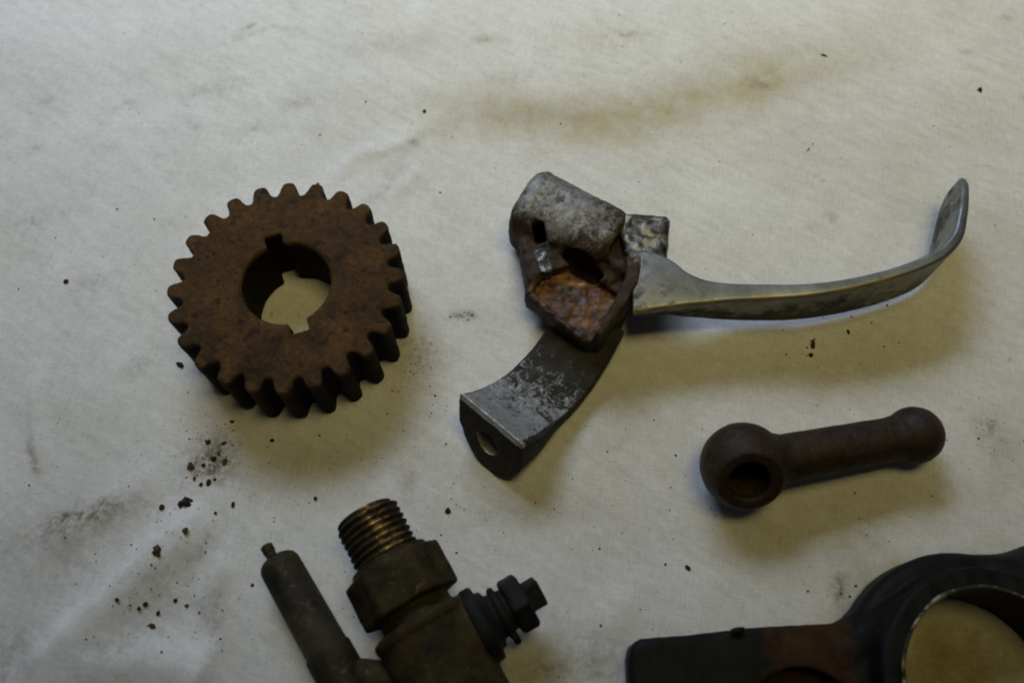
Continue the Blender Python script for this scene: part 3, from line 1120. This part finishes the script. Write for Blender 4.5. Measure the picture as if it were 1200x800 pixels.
def plugsq_sdf(X, Y, Z):
    t, p, q = axial(X, Y, Z, PB, FP)
    d = rbox(t - 24.8, p * 0.94 + q * 0.34, -p * 0.34 + q * 0.94, 2.4, 3.1, 2.7, 0.5)
    return d + 0.05 * wave_noise(X, Y, Z, 4, 87, 2)


c0 = PB + FP * 24.8
V, F = surface_net(plugsq_sdf, c0 - 6, c0 + 6, 0.35)
mesh_object('square_end', V, F, M_BLACK, plug)
pin0 = PB + FP * 17.4
lv, lf = lathe([(0, 0.9), (6.0, 0.9), (6.3, 0.6)], pin0 + np.array([0.5, -1.4, -3.5]), np.array([0.5, -0.80, -0.35]), seg=14)
mesh_object('split_pin', lv, lf, M_BLACK, plug)

# the tube beside it and the arm that ties both together
tz_ = 7.4
t0_, t1_ = at(323, 653, tz_), at(402, 795, tz_)
td = (t1_ - t0_) / np.linalg.norm(t1_ - t0_)
lv, lf = lathe([(0, 3.0), (0.3, 3.6), (0.9, 4.3), (1.9, 4.75), (3.0, 4.85), (25.0, 5.05), (25.2, 5.4), (25.8, 5.5), (44.0, 5.5), (44.5, 5.2)], t0_, td, seg=56)
tube = mesh_object('tube', lv, lf, M_TUBE, fit)
nv, nf = lathe([(-2.9, 1.25), (-2.7, 1.5), (-0.9, 1.5), (-0.6, 1.3), (0.2, 1.3)], t0_ + np.array([-0.9, 0.4, 0.6]), td, seg=20, facets=6)
mesh_object('nipple', nv, nf, M_TUBE, tube)
arm0 = t0_ + td * 31.5


def arm_sdf(X, Y, Z):
    a = arm0
    b = F0 + FA * 45
    d = capsule(X, Y, Z, [a[0], a[1], a[2]], [b[0], b[1], 9.5], 4.0, 4.6)
    return d + 0.15 * wave_noise(X, Y, Z, 6, 89, 3)


V, F = surface_net(arm_sdf, (-52, -12, 1), (-6, 16, 16), 0.5)
mesh_object('joining_arm', V, F, M_BRASS_DARK, fit)

# ------------------------------------------------------------------ the black casting
KC = np.array([104.5, 3.5])
cast = thing('machine_casting', 'black painted machine casting with rusty flange and large round bore', 'casting', (80, 5, 0))


def cast_sdf(X, Y, Z):
    n = wave_noise(X, Y, Z, 12, 91, 3)
    rho = np.hypot(X - KC[0], Y - KC[1])
    # flange to the side
    pts = [(26.3, -28), (26.3, 9.5), (27.2, 12.2), (29.5, 13.9), (40, 14.6), (52, 16.0), (66, 16.9), (90, 17.6), (90, -28)]
    d2 = poly2(X[:, :, 0], Y[:, :, 0], pts)[:, :, None]
    flange = extr(d2, np.abs(Z - 4.4) - 4.6, 1.8)
    rim = extr(rho - 29.6, np.abs(Z - 5.5) - 5.5, 3.0)
    lug = capsule(X, Y, Z, [118, 24, 5], [140, 31, 5], 9, 9)
    d = smin(flange, rim, 5.0)
    d = smin(d, lug, 5.0)
    collar = extr(np.abs(rho - 22.4 - 0.5 * n) - 2.7, np.abs(Z - 9.2) - 9.2 + 0.3 * n, 1.2)
    d = smin(d, collar, 1.6)
    rib = capsule(X, Y, Z, [75.5, 10.5, 8.0], [87.5, 19.5, 13.5], 2.8, 2.4)
    d = smin(d, rib, 2.5)
    d = smax(d, 20.0 - rho, 0.5)
    h2 = np.hypot(X - 65.0, Y + 5.5)
    d = smax(d, -np.maximum(h2 - 13.0, 2.6 - Z), 0.8)
    # a lifted flake of paint
    d = smin(d, capsule(X, Y, Z, [50.8, 15.2, 9.2], [52.8, 15.9, 10.4], 0.9, 0.5), 0.6)
    return d + 0.16 * n


V, F = surface_net(cast_sdf, (25, -30, -0.6), (146, 46, 19.4), 0.62)
V[:, 2] = np.maximum(V[:, 2], -0.02)
rho_ = np.hypot(V[:, 0] - KC[0], V[:, 1] - KC[1])
wear_shading = np.clip(1 - np.abs(V[:, 0] - 67) / 16, 0, 1) ** 0.5 * 0.55 * (rho_ > 27.5)
mesh_object('casting_body', V, F, M_PAINT, cast, attr={'wear_shading': wear_shading})
rv, rf = [], []
seg = 160
for k in range(seg):
    a = 2 * math.pi * k / seg
    w = 0.34 + 0.22 * math.sin(a * 3 + 1) * math.sin(a * 7)
    for r, z in ((20.05, 18.2), (20.15, 18.62), (20.5 + max(0.1, w), 18.66), (20.7 + max(0.1, w), 18.2)):
        rv.append((KC[0] + r * math.cos(a), KC[1] + r * math.sin(a), z))
for k in range(seg):
    k2 = (k + 1) % seg
    for j in range(4):
        j2 = (j + 1) % 4
        rf.append((k * 4 + j, k * 4 + j2, k2 * 4 + j2, k2 * 4 + j))
e = mesh_object('bore_edge', rv, rf, M_EDGE, cast)
e['label'] = 'bright bare metal edge round the bore'


# ------------------------------------------------------------------ crumbs and grit
def crumb_mesh(sx, sy, sz, seed, sub=2):
    bm = bmesh.new()
    bmesh.ops.create_icosphere(bm, subdivisions=sub, radius=1.0)
    r = random.Random(seed)
    V = np.array([v.co[:] for v in bm.verts])
    F = [tuple(v.index for v in f.verts) for f in bm.faces]
    bm.free()
    f = 1 + 0.28 * wave_noise(V[:, 0], V[:, 1], V[:, 2], 1.7, seed, 2) + np.array([r.uniform(-.10, .10) for _ in V])
    return V * f[:, None] * np.array([sx, sy, sz]), F


def crumb(name, px, py, wpx, hpx, ang, label, group=None, mat=None, seed=1, zf=0.5):
    p = at(px, py)
    sx, sy = wpx * 0.20 / 2, hpx * 0.21 / 2
    sz = min(sx, sy) * zf
    if wpx * hpx > 60:                        # bigger ones are clumps of grains stuck together
        r_ = random.Random(seed)
        V, F = np.zeros((0, 3)), []
        for k in range(9):
            f_ = 0.62 if k == 0 else r_.uniform(0.22, 0.46)
            a_, q_ = r_.uniform(0, 6.28), (0 if k == 0 else r_.uniform(0.45, 0.85))
            v2, f2 = crumb_mesh(sx * f_, sy * f_, min(sx, sy) * f_ * 0.8, seed * 17 + k, 1)
            v2 = v2 + np.array([math.cos(a_) * q_ * sx, math.sin(a_) * q_ * sy, -v2[:, 2].min()])
            F += [tuple(i + len(V) for i in t) for t in f2]
            V = np.vstack([V, v2])
    else:
        V, F = crumb_mesh(sx, sy, sz, seed)
    a = math.radians(ang)
    R = np.array([[math.cos(a), -math.sin(a), 0], [math.sin(a), math.cos(a), 0], [0, 0, 1]])
    V = V @ R.T
    g = ground(p[0], p[1])
    V[:, 2] -= V[:, 2].min()
    base = np.array([p[0], p[1], g - 0.03])
    o = mesh_object(name, V + base, F, mat or M_GRIT, origin=base, smooth=False)
    tag(o, label, 'crumb' if name != 'fibre' else 'fibre', group)
    return o


SC = 'rust crumbs scattered below the gear'
SL = 'small dark rust crumb in the scatter below the gear'
crumb('rust_clump', 218, 589, 17, 19, 50, 'largest black clump of grit on the cloth below the gear', None, seed=1)
crumb('rust_clump', 190, 647, 13, 15, 30, 'brown black clump of grit farthest from the gear', None, M_GRIT_BROWN, seed=2)
crumb('rust_crumb', 212, 428, 13, 8, -25, 'black oval crumb lying close beside the gear teeth', None, seed=3)
crumb('rust_crumb', 77, 329, 7, 7, 0, 'lone tiny black crumb on clean cloth level with the gear', None, seed=4)
crumb('rust_crumb', 1148, 105, 9, 9, 0, 'round black crumb beyond the curled tip of the lever', None, seed=5)
crumb('fibre', 966, 64, 11, 3.5, -28, 'short dark fibre lying on the yellow brown stain', None, seed=6)
crumb('fibre', 948, 174, 8, 2, 48, 'thin grey fibre on cloth above the lever blade', None, M_GRIT_BROWN, seed=7)
crumb('rust_crumb', 497, 130, 5, 7, 0, 'tiny dark crumb at the end of the yellow brown stain', None, seed=8)
crumb('rust_flake', 953, 403, 8, 17, 5, 'brown flake lying just below the lever blade', None, M_GRIT_BROWN, seed=9, zf=0.4)
crumb('rust_crumb', 950, 416, 6, 6, 0, 'black crumb touching the brown flake below the blade', None, seed=10)
crumb('rust_crumb', 994, 389, 4, 7, 0, 'tiny upright black crumb near the blade and brown flake', None, seed=11)
crumb('rust_crumb', 806, 665, 8, 5, -30, 'small black crumb between the rod and the casting', None, seed=12)
crumb('rust_crumb', 525, 598, 7, 7, 0, 'small black crumb beside the threaded end of the fitting', None, seed=13)
crumb('rust_crumb', 319, 516, 6, 4.5, 0, 'black crumb on the yellow patch just below the gear', None, seed=14)
crumb('rust_crumb', 370, 584, 5, 5, 0, 'black crumb between the gear and the threaded end', None, seed=15)
crumb('rust_crumb', 372, 216, 6, 6, 0, 'black crumb stuck at the tip of a gear tooth', None, seed=16)
for k, (x, y, w, h, a) in enumerate(((222, 546, 10, 14, 20), (243, 518, 8, 9, 0), (250, 537, 8, 7, 30), (263, 540, 6, 9, -20), (244, 565, 6, 9, -10), (238, 544, 6, 5, 0),
                                     (262, 519, 8, 4, 15), (235, 567, 5, 5, 0), (251, 561, 4, 4, 0), (256, 531, 4, 4, 0), (272, 494, 6, 4, 0), (189, 594, 7, 7, 0),
                                     (222, 624, 7, 8, 0), (273, 591, 5, 7, 0), (253, 601, 4, 4, 0), (227, 560, 4, 6, 0), (165, 713, 5, 5, 0), (172, 708, 6, 6, 30),
                                     (178, 733, 8, 6, -30), (185, 718, 5, 6, 0), (205, 703, 5, 5, 0), (218, 709, 5, 4, 0), (143, 704, 5, 4, 0), (296, 685, 4, 4, 0))):
    crumb('rust_crumb', x, y, w, h, a, SL, SC, M_GRIT if k % 3 else M_GRIT_BROWN, seed=30 + k)

# fine grit nobody could count
gv, gf = [], []
clusters = [((250, 530), 45, 130), ((190, 640), 80, 90), ((470, 430), 32, 60), ((340, 540), 90, 60), ((200, 720), 90, 70), ((543, 370), 14, 24),
            ((970, 400), 50, 40), ((720, 60), 50, 26), ((1160, 510), 40, 40), ((540, 600), 60, 26), ((700, 560), 130, 50), ((900, 620), 160, 50),
            ((340, 365), 22, 12), ((620, 200), 240, 70), ((1000, 200), 260, 60), ((150, 250), 260, 90), ((985, 690), 22, 16), ((640, 640), 320, 160), ((180, 600), 200, 160), ((480, 470), 120, 90), ((1080, 480), 160, 60)]
r = random.Random(5)
keep_out = lambda x, y: (np.hypot(x - GC[0], y - GC[1]) < 30 and np.hypot(x - GC[0], y - GC[1]) > 11)
for (cx, cy), sp, num in clusters:
    for _ in range(num):
        px, py = r.gauss(cx, sp * 0.6), r.gauss(cy, sp * 0.5)
        p = at(px, py)
        if keep_out(p[0], p[1]) or not (-260 < p[0] < 260 and -100 < p[1] < 330):
            continue
        s = min(0.40, 0.08 + r.expovariate(13.0))
        g = ground(p[0], p[1])
        base = len(gv)
        ang = r.uniform(0, 6.28)
        el = r.uniform(0.5, 1.0)
        for (ox, oy, oz) in ((1, 0, .3), (-1, 0, .3), (0, 1, .3), (0, -1, .3), (0, 0, 0.8), (0, 0, -.2)):
            x, y = ox * s, oy * s * el
            gv.append((p[0] + x * math.cos(ang) - y * math.sin(ang) + r.uniform(-.2, .2) * s,
                       p[1] + x * math.sin(ang) + y * math.cos(ang) + r.uniform(-.2, .2) * s, g + oz * s))
        for a, b in ((0, 2), (2, 1), (1, 3), (3, 0)):
            gf.append((base + a, base + b, base + 4))
            gf.append((base + b, base + a, base + 5))
grit = mesh_object('grit', gv, gf, M_GRIT, smooth=False)
grit['kind'] = 'stuff'
tag(grit, 'fine dark rust grit sprinkled over the cloth', 'grit')
